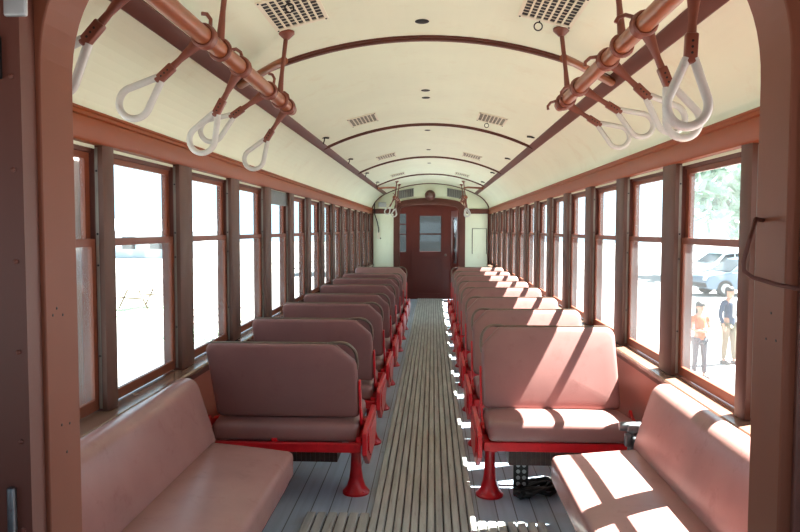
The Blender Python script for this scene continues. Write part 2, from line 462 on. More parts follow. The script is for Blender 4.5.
    # unseen near platform: walls added and roof darkened to shade the jambs
    for sg, nm in ((-1,'left'),(1,'right')):
        m = MB(); m.box(sg*1.2,sg*1.25,-.5,YN0-.02,-.12,.95); m.box(sg*1.2,sg*1.25,-.5,YN0-.02,1.6,2.0); m.box(sg*1.2,sg*1.25,-.5,-.1,.95,1.6); m.box(sg*1.2,sg*1.25,.45,YN0-.02,.95,1.6)
        o = m.build('wall_near_%s' % nm, DOOR); struct(o,'unseen red brown %s side of the near platform, added to shade the jambs' % nm,'wall')
    m = MB(); m.box(-1.2,1.2,-.56,-.5,-.12,.9); m.box(-1.2,1.2,-.56,-.5,1.75,2.3); m.box(-1.2,-.5,-.56,-.5,.9,1.75); m.box(.5,1.2,-.56,-.5,.9,1.75)
    o = m.build('wall_near_front', DOOR); struct(o,'unseen red brown front wall of the near platform, added to shade the jambs','wall')
    m = MB(); m.strip(SEC, out, 'Y', -.5, YN0-.002); o = m.build('ceiling_near', DOOR); struct(o, 'unseen red brown roof over the near end platform, darkened to shade the jambs', 'ceiling')
    # far platform
    m = MB(); low = [(x, z-.12) for x,z in SEC]
    m.strip(low, out, 'Y', YB+.07, 15.35)
    o = m.build('ceiling_far', CREAM); struct(o, 'cream roof over the far end platform', 'ceiling')
    Y = 15.25
    m = MB()
    m.box(-1.2,-.70,Y,Y+.06,-.12,2.2); m.box(-.70,-.52,Y,Y+.06,-.12,.92); m.box(-.70,-.52,Y,Y+.06,1.80,2.25); m.box(-.52,-.39,Y,Y+.06,-.12,2.3)
    m.box(-.41,.42,Y,Y+.06,1.90,2.32); m.box(.41,.55,Y,Y+.06,-.12,2.3); m.box(.55,.72,Y,Y+.06,-.12,.5); m.box(.55,.72,Y,Y+.06,1.80,2.25); m.box(.72,1.2,Y,Y+.06,-.12,2.2)
    o = m.build('wall_platform', DOOR); struct(o, 'red brown front wall of the far platform around the door', 'wall')
    for sg, nm in ((-1,'left'),(1,'right')):
        m = MB(); m.box(sg*1.2, sg*1.25, YB+.06, 15.35, -.12, .9); m.box(sg*1.2, sg*1.25, YB+.06, YB+.25, .9, 2.0); m.box(sg*1.2, sg*1.25, 15.1, 15.35, .9, 2.0)
        m.box(sg*1.2, sg*1.25, YB+.06, 15.35, 1.85, 2.05)
        o = m.build('wall_platform_%s' % nm, DOOR); struct(o, 'red brown %s side of the far platform' % nm, 'wall')
    r = empty('window_29', (-.61,Y+.03,.92)); struct(r, 'narrow window left of the far end door', 'window')
    m = MB()
    for z in (0,.40,.62,.86): m.box(-.09,.09,-.02,.02,z,z+.02)
    m.box(-.09,-.075,-.02,.02,0,.88); m.box(.075,.09,-.02,.02,0,.88); f = m.build('window_frame', DOOR, r)
    g = MB(); g.box(-.08,.08,-.0015,.0015,.01,.87); g.build('pane', DGLASS, f)
    # far door
    r = empty('door_1', (.005,Y-.005,-.12)); struct(r, 'red brown door with a two pane window at the far end', 'door')
    m = MB(); t = .02
    m.box(-.41,-.255,-t,t,0,2.05); m.box(.24,.42,-t,t,0,2.05); m.box(-.255,.24,-t,t,1.85,2.05); m.box(-.255,.24,-t,t,.93,1.07)
    m.box(-.255,.24,-t+.012,t,.15,.93); m.box(-.255,.24,-t,t,0,.15)
    d = m.build('door_leaf', DOOR, r, bevel=.004)
    m = MB(); m.box(-.255,.24,-.012,.012,1.44,1.47); m.box(-.255,-.24,-.012,.012,1.07,1.85); m.box(.225,.24,-.012,.012,1.07,1.85)
    f = m.build('window_frame', TRIM, r)
    g = MB(); g.box(-.245,.23,-.0015,.0015,1.07,1.85); g.build('pane', DGLASS, f)
    m = MB(); m.lathe([(.018,0),(.012,-.03),(.026,-.045),(.02,-.065)], (.33,-t,1.0), 12, 'Y'); m.build('knob', BRONZE, r)
    # folding door swung open at the right of the far opening
    r = empty('door_4', (.58,YB+.14,-.12), math.radians(103)); struct(r, 'narrow glazed door leaf folded open at the right of the far opening', 'door')
    m = MB(); m.box(0,.10,-.015,.015,0,1.95); m.box(.42,.55,-.015,.015,0,1.95); m.box(.10,.42,-.015,.015,0,.85); m.box(.10,.42,-.015,.015,1.8,1.95)
    d = m.build('door_leaf', DOOR, r)
    g = MB(); g.box(.10,.42,-.0015,.0015,.85,1.8); g.build('pane', DGLASS, d)
build_shell()

# ------------------------------------------------------------------ floor mats
def slat_mat(name, x0, x1, y0, y1, sp, gw, label):
    m = MB()
    m.mi = 1; m.box(x0, x1, y0, y1, 0, .008)
    m.mi = 0; n = round((x1-x0)/sp); w = (x1-x0)/n
    for i in range(n):
        a = x0+w*i+gw/2; b = x0+w*(i+1)-gw/2; t = .028
        m.prism([(a,.008),(b,.008),(b,t-.004),(b-.004,t),(a+.004,t),(a,t-.004)], 'Y', y0, y1)
    o = m.build(name, [SLAT, SLAT_B]); tag(o, label, 'floor mat'); return o
slat_mat('aisle_mat', -.255, .265, 1.2, 14.1, .0405, .0065, 'long grey wooden slat mat running down the aisle')
slat_mat('floor_mat', -.58, -.257, 1.2, 3.37, .05, .009, 'short slat mat beside the left bench left of the aisle mat')
slat_mat('floor_mat', .267, .60, 1.2, 3.30, .05, .009, 'short slat mat beside the right bench right of the aisle mat')

# ------------------------------------------------------------------ seats
SEATG = 'brown vinyl walkover seats in rows along the aisle'
def make_seat(mx, name='tram_seat'):
    """local: faces +Y, aisle on +X when mx = 1 (mirrored for -1); origin on the floor at the pedestal"""
    r = empty(name)
    def fin(m, n, ms, parent, bevel=0, off=None):
        for v in m.bm.verts:
            if off: v.co -= Vector(off)
            v.co.x *= mx
        o = m.build(n, ms, parent, bevel)
        if off: o.location = (off[0]*mx, off[1], off[2])
        return o
    # pedestal
    m = MB(); m.lathe([(.0,0),(.074,0),(.074,.010),(.066,.018),(.050,.040),(.038,.08),(.031,.13),(.028,.20),(.029,.27),(.040,.30),(.045,.315)], n=24)
    for i in range(4):
        a = PI/4+i*PI/2; m.lathe([(.010,.012),(.010,.02),(.005,.024)], (.058*math.cos(a),.058*math.sin(a),0), 8)
    fin(m, 'pedestal', RED, r)
    # frame
    m = MB()
    m.box(-.80,.05,-.235,-.205,.294,.341); m.box(-.80,.05,.205,.235,.315,.362)
    m.box(-.80,-.77,-.205,.205,.315,.362); m.box(.02,.05,-.205,.205,.315,.362)
    m.box(-.02,.02,-.205,.205,.30,.335); m.box(-.42,-.39,-.205,.205,.325,.355)
    fin(m, 'seat_frame', RED, r, .004)
    # cast end plate on the aisle side
    m = MB()
    hexa = [(-.29,.30),(-.29,.41),(-.25,.425),(.25,.425),(.29,.41),(.29,.30),(.13,.205),(-.13,.205)]
    m.prism(hexa, 'X', .062, .086)
    m.prism([(y*.78, .32+(z-.32)*.7) for y,z in hexa], 'X', .086, .094)
    m.prism([(y*.3, .33+(z-.33)*.3) for y,z in hexa], 'X', .04, .064)
    fin(m, 'end_plate', RED, r, .006)
    # back arms (both ends): bar rising from a hooked foot
    for xa, xb, nm in ((.035,.047,'back_arm'),(-.785,-.768,'back_arm')):
        m = MB()
        path = [(.10,.375),(.02,.37),(-.06,.39),(-.09,.40),(-.11,.425),(-.12,.44)] if xa < 0 else [(.10,.375),(.02,.37),(-.06,.39),(-.11,.43),(-.145,.50),(-.19,.62),(-.205,.665)]
        wd = [.02,.026,.028,.026,.02,.016,.012]
        A = []; B = []
        for i,(y,z) in enumerate(path):
            a = path[max(0,i-1)]; b = path[min(len(path)-1,i+1)]
            d = Vector((b[0]-a[0], b[1]-a[1])).normalized(); nn = Vector((-d.y,d.x))*wd[i]
            A.append((y+nn.x,z+nn.y)); B.append((y-nn.x,z-nn.y))
        m.strip(A,B,'X',xa,xb)
        m.lathe([(.035,0),(.035,.018),(.018,.026)], (xa-.002,.02,.372), 14, 'X')
        fin(m, nm, RED, r, .003)
    # cushion
    def cf(u, w):
        x,y,z = w
        if u.z > 0: z += .022*(1-u.x**4)*(1-u.y**2)
        return (x,y,z+.019*u.y-.006)
    m = MB(); m.rbox((-.355,.03,.404),(.387,.225,.05),.034,(8,8,1),4,cf)
    fin(m, 'seat_cushion', VINYL, r)
    # heater under the seat
    m = MB(); m.box(-.70,-.09,-.10,.10,.20,.29)
    for i in range(24): m.box(-.695+.025*i,-.682+.025*i,-.106,.106,.205,.285)
    fin(m, 'heater_box', HEAT, r)
    # backrest (origin at its foot so that it can lean more or less)
    piv = (0,-.115,.450); h = .427; lean = math.radians(24)
    x0, x1 = -.725, .034
    out = []
    def arc(cx,cz,rr,a0,a1,n):
        for i in range(n+1):
            a = math.radians(a0+(a1-a0)*i/n); out.append((cx+rr*math.cos(a), cz+rr*math.sin(a)))
    arc(x0+.03,.03,.03,270,180,4); arc(x0+.045,h-.045,.045,180,90,6)
    out += [(x0+(x1-.085-x0)*t,h) for t in (.25,.5,.75)]
    out += [(x1-.118,h),(x1-.103,h-.003),(x1-.092,h-.011),(x1-.010,h-.092),(x1-.003,h-.102),(x1,h-.115),(x1,h*.4)]
    arc(x1-.03,.03,.03,0,-90,4); out += [(x1+(x0-x1)*t,0) for t in (.75,.5,.25)][::-1]
    cxm, czm = (x0+x1)/2, h/2
    rings = []
    prof = [(1,0),(.996,.45),(.985,.75),(.965,.93),(.93,1.0),(.8,1.06),(.55,1.14),(.25,1.2)]
    def fold(p):   # back curves slightly towards its foot
        x,y,z = p; y2 = y - math.tan(lean)*z + .012*math.sin(PI*min(1,max(0,z/h)))
        return (x,y2,z)
    m = MB(); th = .027
    for sg in (1,-1):
        last = None
        for s_, yy in prof:
            ins = (1-s_)
            ring = []
            for (x,z) in out:
                # inset in metres near the rim, proportional further in
                if s_ > .9:
                    d = ins*.35; L_ = math.hypot(x-cxm,z-czm)
                    sx = (abs(x-cxm)-d)/max(abs(x-cxm),1e-6) if abs(x-cxm)>d else 0; sz = (abs(z-czm)-d)/max(abs(z-czm),1e-6) if abs(z-czm)>d else 0
                    px, pz = cxm+(x-cxm)*sx, czm+(z-czm)*sz
                else:
                    k = s_/.93; d=.07*.35
                    sx = max(0,(abs(x-cxm)-d)/max(abs(x-cxm),1e-6)); sz = max(0,(abs(z-czm)-d)/max(abs(z-czm),1e-6))
                    px, pz = cxm+(x-cxm)*sx*k, czm+(z-czm)*sz*k
                ring.append(m.bm.verts.new(fold((px, sg*th*yy, pz))))
            if last:
                for j in range(len(ring)):
                    m.bm.faces.new((last[j],last[(j+1)%len(ring)],ring[(j+1)%len(ring)],ring[j]))
            last = ring
        m.bm.faces.new(last)
    b = fin(m, 'backrest', VINYL, r); b.location = (0,piv[1],piv[2])
    # grab handle round the aisle corner, metal strip along the top
    m = MB()
    hp = [(x1-.15,h-.006)]+[(x1-.115,h+.003)]+[(x1-.075+.075*math.sin(math.radians(a)), h-.075+.08*math.cos(math.radians(a))) for a in range(0,91,10)]+[(x1+.001,h-.11),(x1-.004,h-.14)]
    m.tube([fold((x,0,z)) for x,z in hp], .0085, 10)
    fin(m, 'grab_handle', BRONZE, b)
    m = MB(); m.tube([fold((x0+.03+(x1-.14-x0-.03)*i/12,0,h+.001)) for i in range(13)], .007, 8)
    fin(m, 'top_strip', BRONZE, b)
    return r
LY0 = 3.71
protoL = make_seat(1); protoL2 = make_seat(-1)
lean_l = [1.5,0,-1,2.5,0,-1,0,0]; lean_r = [-1,1,2,0,2,1,2,-1]
for k in range(8):
    y = LY0+P*k
    # left: facing the far end, the last one turned round
    if k < 7: o = protoL if k == 0 else copy_tree(protoL)
    else: o = protoL2
    o.location = (-.366,y,0); o.rotation_euler = (0,0,0 if k < 7 else PI)
    for c in kids(o):
        if c.name.startswith('backrest'): c.rotation_euler = (math.radians(lean_l[k]),0,0)
    tag(o, ('brown vinyl seat left of the aisle facing away, %s row past the left bench' % NTH[k]) if k < 7 else 'brown vinyl seat left of the aisle turned towards the camera, eighth row past the bench', 'seat', SEATG)
    o = copy_tree(protoL); o.location = (.362,y,0); o.rotation_euler = (0,0,PI)
    for c in kids(o):
        if c.name.startswith('backrest'): c.rotation_euler = (math.radians(lean_r[k]),0,0)
    tag(o, 'brown vinyl seat right of the aisle facing the camera, %s row past the right bench' % NTH[k], 'seat', SEATG)

# ------------------------------------------------------------------ long benches by the near end
def make_bench(sg, nm):
    r = empty('long_bench', (sg*.8,2.1,0))
    tag(r, 'brown vinyl long bench along the %s wall in front of the rows of seats' % nm, 'bench', 'long benches by the near end wall')
    off = Vector((sg*.8,2.1,0))
    def fin(m, n, ms, p=r, bevel=0):
        for v in m.bm.verts: v.co -= off
        return m.build(n, ms, p, bevel)
    def cf(u, w):
        x,y,z = w
        if u.z > 0: z += .014*(1-u.x**2)*(1-u.y**6)
        return (x,y,z - .02*u.x*sg*-1)
    m = MB(); m.rbox((sg*.768,2.12,.395),(.192,.945,.062),.026,(6,16,1),4,cf); fin(m, 'seat_cushion', VINYL_P)
    def bf(u, w):
        x,y,z = w
        f = z/.16
        lean = .05*f
        bulge = -.012*(1-f*f)*(1-u.y**8) if u.x*sg < 0 else 0
        return (x + sg*(lean) + sg*bulge, y, z)
    m = MB(); m.rbox((sg*1.03,2.145,.60),(.046,.975,.16),.042,(2,16,8),4,bf); fin(m, 'backrest', VINYL_P)
    m = MB(); m.box(sg*.60,sg*.63,1.19,3.04,.285,.33); m.box(sg*.63,sg*.95,3.0,3.04,.285,.33); m.box(sg*.63,sg*.95,1.19,1.22,.285,.33)
    fin(m, 'bench_frame', RED, bevel=.003)
    m = MB(); m.box(sg*.72,sg*.76,1.2,3.0,0,.30); m.box(sg*.76,sg*1.1,2.96,3.0,0,.30); fin(m, 'kick_panel', HEAT)
make_bench(-1,'left'); make_bench(1,'right')

# ------------------------------------------------------------------ grab poles and hand straps
PX, PZ, PR = .62, 2.0, .026
def make_pole(sg, y0, y1, struts, brace_to, label):
    r = empty('grab_pole', (sg*PX,(y0+y1)/2,PZ)); tag(r, label, 'pole', 'brown grab poles under the ceiling')
    off = Vector((sg*PX,(y0+y1)/2,PZ))
    def fin(m,n,ms):
        for v in m.bm.verts: v.co -= off
        return m.build(n,ms,r)
    m = MB(); m.lathe([(0,y0),(PR*.8,y0),(PR,y0+.006),(PR,y1-.006),(PR*.8,y1),(0,y1)], (sg*PX,0,PZ), 20, 'Y'); fin(m,'pole_tube',POLE)
    for i,y in enumerate(struts):
        m = MB(); zt = zc(.59)
        m.tube([(sg*PX,y,PZ+PR-.004),(sg*.61,y,PZ+.12),(sg*.59,y,zt-.012)],[.014,.009,.010],10)
        m.lathe([(.012,-.03),(.030,-.012),(.036,-.006),(.036,.004)],(sg*.59,y,zt-.001),14)
        m.torus((sg*PX,y,PZ),PR+.004,.008,'Y')
        fin(m,'strut',IRON)
    yb, yt = brace_to
    m = MB(); m.tube([(sg*.60,yb,PZ+.17),(sg*.66,yb+(yt-yb)*.25,PZ+.175),(sg*(XT-.02),yt,ZT-.02)],[.018,.017,.019],10); fin(m,'brace',POLE)
make_pole(-1,1.18,3.27,[1.25,2.17,3.02],(3.02,3.40),'brown grab pole hung above the left bench')
make_pole(1,1.18,3.20,[1.25,2.17,3.02],(3.02,3.40),'brown grab pole hung above the right bench')
make_pole(-1,12.07,14.12,[12.32,13.17],(12.32,11.95),'brown grab pole at the left of the far end')
make_pole(1,12.07,14.12,[12.32,13.17],(12.32,11.95),'brown grab pole at the right of the far end')

def make_strap():
    r = empty('hand_strap')
    m = MB()
    for y in (-.012,.012): m.torus((0,y,0),PR+.004,.007,'Y',20,8)
    m.torus((0,0,0),PR+.002,.010,'Y',20,8)
    m.tube([(-.012,.012,PR+.004),(-.03,.016,PR+.02),(-.05,.018,PR+.022),(-.062,.018,PR+.012)],.006,8)
    m.build('collar', IRON, r)
    m = MB(); m.tube([(0,0,-PR),(0,0,-.06),(0,0,-.10),(0,0,-.135)],[.020,.014,.0095,.011],12,flat=.7); m.build('shank', IRON, r)
    m = MB(); m.rbox((0,0,-.160),(.014,.010,.034),.005,(1,1,2),2)
    m.mi = 1
    for z in (-.145,-.158,-.171): m.lathe([(.003,-.0108),(.003,.0108)],(0,0,z),8,'Y')
    m.build('ferrule', [IRON, BLACK], r)
    m = MB(); pts = []
    pts.append((-.008,0,-.182))
    for i in range(0,25):
        a = math.radians(-28 + 236*i/24)      # round the lower arc
        pts.append((-.045*math.cos(a), 0, -.284-.047*math.sin(a)))
    pts.append((.008,0,-.182))
    m.tube(pts, .0104, 12); m.build('loop', RUBBER, r)
    return r
st0 = make_strap()
def place_strap(first, sg, y, ang, twist, label):
    o = st0 if first else copy_tree(st0)
    o.location = (sg*PX,y,PZ); o.rotation_euler = (math.radians(twist),-sg*math.radians(ang),0)
    tag(o, label, 'hand strap', 'white loop hand straps on the grab poles')
SL = [(3.17,33,0),(2.81,56,0),(2.40,29,0),(2.02,48,0),(1.56,42,0)]
SR = [(3.10,57,0),(2.78,58,0),(2.34,47,0),(1.95,23,0),(1.58,-2,0)]
desc = ['at the far end','second from the far end','in the middle of the pole','second nearest','nearest of all']
for i,(y,a,t) in enumerate(SL): place_strap(i==0,-1,y,a,t,'white loop hand strap on the near left pole, %s' % desc[i])
for i,(y,a,t) in enumerate(SR): place_strap(False,1,y,a,t,'white loop hand strap on the near right pole, %s' % desc[i])
for sg,nm in ((-1,'left'),(1,'right')):
    for i,(y,a) in enumerate(((12.2,28 if sg<0 else 8),(12.75,8 if sg<0 else 14),(13.35,16))):
        place_strap(False,sg,y,a,0,'small white loop hand strap on the far %s pole, %s' % (nm, ['first along it','second along it','third along it'][i]))

# ------------------------------------------------------------------ ceiling vents, sockets, hooks
def make_vent():
    r = empty('ceiling_vent'); hx, hy, t = .115,.185,.006
    m = MB(); cols, rows = 7, 9
    cw, rh = .2/cols, .33/rows
    m.box(-hx,-.1,-hy,hy,-t,0); m.box(.1,hx,-hy,hy,-t,0); m.box(-.1,.1,-hy,-.165,-t,0); m.box(-.1,.1,.165,hy,-t,0)
    for i in range(1,cols): m.box(-.1+cw*i-.004,-.1+cw*i+.004,-.165,.165,-t,-.001)
    for j in range(1,rows): m.box(-.1,.1,-.165+rh*j-.003,-.165+rh*j+.003,-.0022,-.0012)
    m.mi = 1
    for x in (-.105,.105):
        for y in (-.176,.176): m.lathe([(.004,0),(.004,-.003),(.002,-.004)],(x,y,-t),8)
    m.build('vent_grille',[VENTW,BLACK],r)
    m = MB(); m.box(-.1,.1,-.165,.165,-.0008,0); m.build('vent_backing',BLACK,r)
    return r
v0 = make_vent(); first = True; VR = []
for i in range(4):
    for sg,nm in ((-1,'left'),(1,'right')):
        o = v0 if first else copy_tree(v0); first = False
        x = .51
        slope = math.atan(x/math.sqrt(RC*RC-x*x))
        o.location = (sg*x, 2.785+2.767*i, zc(x)-.002); o.rotation_euler = (0,sg*slope,0)
        tag(o, 'cream slotted ceiling vent in the %s bay from the near end, %s of centre' % (NTH[i],nm), 'vent', 'slotted ceiling vents')
        VR.append((o,sg,i))
for o,sg,i in VR:
        if sg > 0 and i in (0,1) or (sg < 0 and i == 0):
            m = MB(); m.torus((0,0,-.026),.017,.0028,'Y',16,6); m.tube([(0,0,0),(0,0,-.009)],.003,6)
            m.build('pull_ring', BLACK, o).location = (-.02 if sg>0 else .0,.178 if sg > 0 else -.12,-.004)
for i,y in enumerate((3.17,4.72,4.98,6.6,8.2,9.85)):
    m = MB(); r_ = (.032,.03,.03,.028,.026,.026)[i]
    m.lathe([(r_,.01),(r_,-.004),(r_*.85,-.006)],(0,0,0),18)
    o = m.build('ceiling_socket', BLACK, loc=(-.005,y,zc(0)+.001)); tag(o,'black empty lamp socket on the ceiling centre line, %s from the near end' % NTH[i],'lamp socket','empty lamp sockets along the ceiling')
hk = 0
for sg,nm in ((-1,'left'),(1,'right')):
    for i,y in enumerate((5.72,7.45,9.3,11.1)):
        x = .845; z = zc(x)
        m = MB()
        if sg < 0:
            m.tube([(-.03,0,0),(.035,.01,-.004)],.008,6); m.tube([(-.0,0,-.004),(-.004,0,-.03),(-.012,0,-.05),(-.004,0,-.062),(.008,0,-.05)],.005,6)
        else:
            m.tube([(-.035,0,0),(.03,0,-.006)],.008,6); m.tube([(-.03,0,0),(.02,0,-.012)],.005,6)
        o = m.build('ceiling_hook', BLACK, loc=(sg*x,y,z-.004)); tag(o,'small black hook by the %s ceiling moulding, %s from the near end' % (nm,NTH[i]),'hook','small black ceiling hooks')

# ------------------------------------------------------------------ far wall fittings
for sg,nm in ((-1,'left'),(1,'right')):
    r = empty('wall_vent',(sg*.51,YB-.003,2.165)); tag(r,'grey slotted vent on the cream far wall, %s of the arch' % nm,'vent','grey vents on the far wall')
    m = MB(); m.prism([(-.17,-.085-sg*-.03),(.17,-.085+sg*-.03),(.17,.085+sg*-.03),(-.17,.085-sg*-.03)],'Y',-.012,0)
    m.mi = 1
    for i in range(9):
        x = -.15+i*.036; sh = -sg*-.03*(-x/.17)*-1
        m.prism([(x,-.07+sh*-1),(x+.009,-.07+sh*-1),(x+.009,.07+sh*-1),(x,.07+sh*-1)],'Y',-.014,-.011)
    m.build('vent_plate',[VENTG,BLACK],r)
r = empty('end_lamp',(-.005,YB-.05,2.13)); tag(r,'round red brown lamp above the arch on the far wall','lamp')
m = MB(); m.lathe([(.108,.06),(.108,.0),(.10,-.02),(.082,-.03)],(0,0,0),28,'Y'); m.build('lamp_ring',JAMBD,r)
m = MB(); m.lathe([(.082,-.025),(.076,-.05),(.055,-.075),(.025,-.09),(.001,-.093)],(0,0,0),28,'Y'); m.build('lamp_lens',LAMPG,r)
r = empty('wall_hatch',(1.00,YB-.004,1.20)); tag(r,'cream hatch outlined in black on the right panel of the far wall','hatch')
m = MB(); m.box(-.14,.14,-.006,0,-.25,.25); m.build('hatch_panel',CREAM,r)
m = MB(); m.box(-.15,-.138,-.012,0,-.26,.26); m.box(.138,.15,-.012,0,-.26,.26); m.box(-.15,.15,-.012,0,.25,.257); m.build('hatch_edge',BLACK,r)
r = empty('wall_conduit',(-1.1,YB-.02,1.5)); tag(r,'black cable looping down the left cream panel of the far wall','cable')
m = MB(); m.tube([(-.03,0,.52),(-.04,-.01,.40),(-.035,-.02,.25),(.02,-.02,.08),(.045,-.01,-.05),(.045,0,-.2),(.09,0,-.26)],.011,8); m.build('cable',BLACK,r)
m = MB(); m.rbox((.045,.0,-.19),(.03,.015,.07),.008,(1,1,1),2); m.build('switch_box',VENTW,r)
r = empty('junction_box',(-.98,YB-.03,1.94)); tag(r,'small white electrical box above the band on the left of the far wall','electrical box')
m = MB(); m.rbox((0,0,0),(.08,.028,.05),.008,(1,1,1),2); m.build('box_body',STEEL,r)
m = MB(); m.tube([(.08,0,0),(.16,0,.01),(.22,0,.03)],.008,6); m.build('conduit',VENTW,r)

# ------------------------------------------------------------------ odd things near the camera
m = MB(); m.tube([(.582,1.150,1.456),(.556,1.12,1.458),(.531,1.085,1.425),(.523,1.085,1.392),(.524,1.085,1.378),(.535,1.08,1.368),(.567,1.07,1.358),(.612,1.06,1.349),(.63,1.06,1.346)],.0035,8)
o = m.build('wire_hook',TRIM); tag(o,'bent brown wire hook on the right door jamb','hook')
r = empty('pipe_valve',(.985,3.25,0)); tag(r,'grey pipe with a valve head between the right bench and first seat','valve')
m = MB(); m.lathe([(.020,.0),(.020,.45),(.026,.45),(.026,.475),(.020,.475),(.020,.50)],(0,0,0),16); m.build('pipe',GREYM,r)
m = MB(); m.rbox((0,-.004,.515),(.032,.028,.022),.012,(1,1,1),3); m.lathe([(.018,-.06),(.022,-.05),(.022,.05),(.018,.06)],(0,-.004,.520),12,'X'); m.lathe([(.012,-.05),(.012,.0)],(0,-.02,.47),10,'Y')
m.rbox((-.026,-.026,.462),(.014,.014,.03),.006,(1,1,1),2); m.build('valve_head',GREYM,r)
r = empty('cable_tangle',(.62,3.76,0)); tag(r,'tangle of black cable on the floor under the first right seat','cable')
m = MB()
for i in range(5):
    ph = random.uniform(0,6); pts = []
    for j in range(26):
        t = j/25; pts.append((.10*math.sin(ph+t*(7+i))+.03*math.sin(3*t+i), .09*math.cos(ph+t*(6+i*.7))-.05*i*.3, .02+.035*abs(math.sin(t*9+i))))
    m.tube(pts,.010,7)
m.build('cable_coil',BLACK,r)
m = MB(); m.box(-.13,-.05,-.05,-.035,.0,.19)
m.mi = 1
for i in range(5):
    for j in range(2): m.lathe([(.011,-.052),(.011,-.034)],(-.105+.032*j,0,.03+.034*i),10,'Y')
m.build('perforated_strip',[BLACK,STEEL],r)

# ------------------------------------------------------------------ outside
GZ = -1.5
m = MB(); m.faces([(-140,-60,GZ),(140,-60,GZ),(140,160,GZ),(-140,160,GZ)],[(0,1,2,3)]); o = m.build('ground',CONCRETE); struct(o,'pale sunlit paved ground outside the car','ground')
def polyobj(name, ms, parent=None, **k): pass
# lawn strips on the left
for i,(x0,x1,y0,y1,lb) in enumerate(((-13.5,-9.6,22.5,25.5,'strip of grass under the far picnic tables on the left'),(-7.4,-4.6,17.5,19.8,'patch of grass under the near picnic table on the left'))):
    m = MB(); m.box(x0,x1,y0,y1,GZ,GZ+.03); o = m.build('lawn',GRASS); tag(o,lb,'grass',kind='stuff')
# picnic tables
def make_table():
    r = empty('picnic_table')
    m = MB()
    for i in range(4): m.box(-.9,.9,-.36+.185*i,-.20+.185*i,.72,.76)
    m.build('tabletop',WEATH,r)
    for s in (-1,1):
        m = MB(); m.box(-.9,.9,s*.62,s*.86,.42,.46); m.build('bench_plank',WEATH,r)
        m = MB(); m.tube([(s*.65,-.70,0),(s*.65,-.25,.72)],.03,8); m.tube([(s*.65,.70,0),(s*.65,.25,.72)],.03,8); m.tube([(s*.65,-.8,.40),(s*.65,.8,.40)],.03,8); m.build('leg_frame',BARK,r)
    return r
t0 = make_table()
for i,(x,y,rz,lb) in enumerate(((-12.2,24,.3,'picnic table on the grass seen through the second left window, left one'),(-10.4,24.8,1.2,'picnic table beyond the second left window, right one'),(-6.0,18.6,.5,'nearer picnic table seen through the third left window'))):
    o = t0 if i == 0 else copy_tree(t0); o.location = (x,y,GZ+.052); o.rotation_euler = (0,0,rz); tag(o,lb,'picnic table','picnic tables outside on the left')
# rail fence
r = empty('rail_fence',(-14,38,GZ)); tag(r,'low metal rail fence across the pavement on the left','fence')
a = Vector((-26,29.0,0)); b = Vector((-6,48,0)); o_ = Vector((-14,38,0))
m = MB()
for z in (.35,.75): m.tube([a-o_+Vector((0,0,z)), b-o_+Vector((0,0,z))],.035,8)
m.build('rails',STEEL,r)
for i in range(9):
    p = a+(b-a)*i/8-o_; m = MB(); m.tube([p,p+Vector((0,0,.85))],.05,8); m.build('post',STEEL,r)
# low building on the left
r = empty('low_building',(-33,72,GZ)); tag(r,'long pale low building far off on the left','building')
m = MB(); m.box(-14,10,-4,4,0,2.7); m.build('wall',WALLP,r)
m = MB(); m.prism([(-4.6,2.7),(4.6,2.7),(0,4.0)],'X',-14.5,10.5); m.build('roof',ROOF,r)
for i in range(8):
    m = MB(); x = -12+2.8*i; m.box(x,x+1.3,-4.05,-3.98,.9,2.1); f = m.build('window',CARG,r)
# weathered board outside the first left window
r = empty('weathered_post',(-1.47,2.93,GZ)); tag(r,'weathered wooden board standing outside the first left window','board')
m = MB(); m.box(-.02,.02,-.15,.02,0,3.6); m.mi = 0; m.box(-.03,.03,.02,.10,0,3.6); m.build('board',WEATH,r,bevel=.004)
m = MB(); m.tube([(.03,-.03,3.02),(.045,-.06,2.98),(.04,-.05,2.93)],.008,6); m.build('hook',BLACK,r)

def blob_tree(name, loc, hgt, rad, label, grp):
    r = empty(name, loc); tag(r,label,'tree',grp)
    m = MB(); m.tube([(0,0,0),(.1,0,hgt*.3),(0,.1,hgt*.6)],[rad*.09,rad*.07,rad*.04],8); m.build('trunk',BARK,r)
    m = MB(); rnd = random.Random(hgt)
    for i in range(900):
        u = rnd.uniform(-1,1); ph = rnd.uniform(0,2*PI); rr = rad*(.55+.45*rnd.random()**.5)
        lump = 1+.25*math.sin(3*ph+u*4)+.15*math.sin(7*ph-5*u)
        p = Vector((math.sqrt(1-u*u)*math.cos(ph)*rr*lump, math.sqrt(1-u*u)*math.sin(ph)*rr*lump, hgt*.62+u*rr*.9*lump))
        a = Vector((rnd.gauss(0,1),rnd.gauss(0,1),rnd.gauss(0,1))).normalized()*rad*.16
        b = Vector((rnd.gauss(0,1),rnd.gauss(0,1),rnd.gauss(0,1))).normalized()*rad*.10
        m.faces([p-a,p+b,p+a,p-b],[(0,1,2,3)])
    m.build('crown',LEAF,r)
blob_tree('shade_tree',(19.5,44,GZ),9.5,3.4,'leafy tree beyond the parked car on the right','trees outside')
r = empty('stone_building',(0,44,GZ)); tag(r,'grey stone building beyond the far door','building')
m = MB(); m.box(-5,5,0,4,0,5.5); m.build('wall',STONE,r)
m = MB(); m.prism([(-.4,5.5),(4.4,5.5),(2,7)],'X',-5.3,5.3); m.build('roof',ROOF,r)

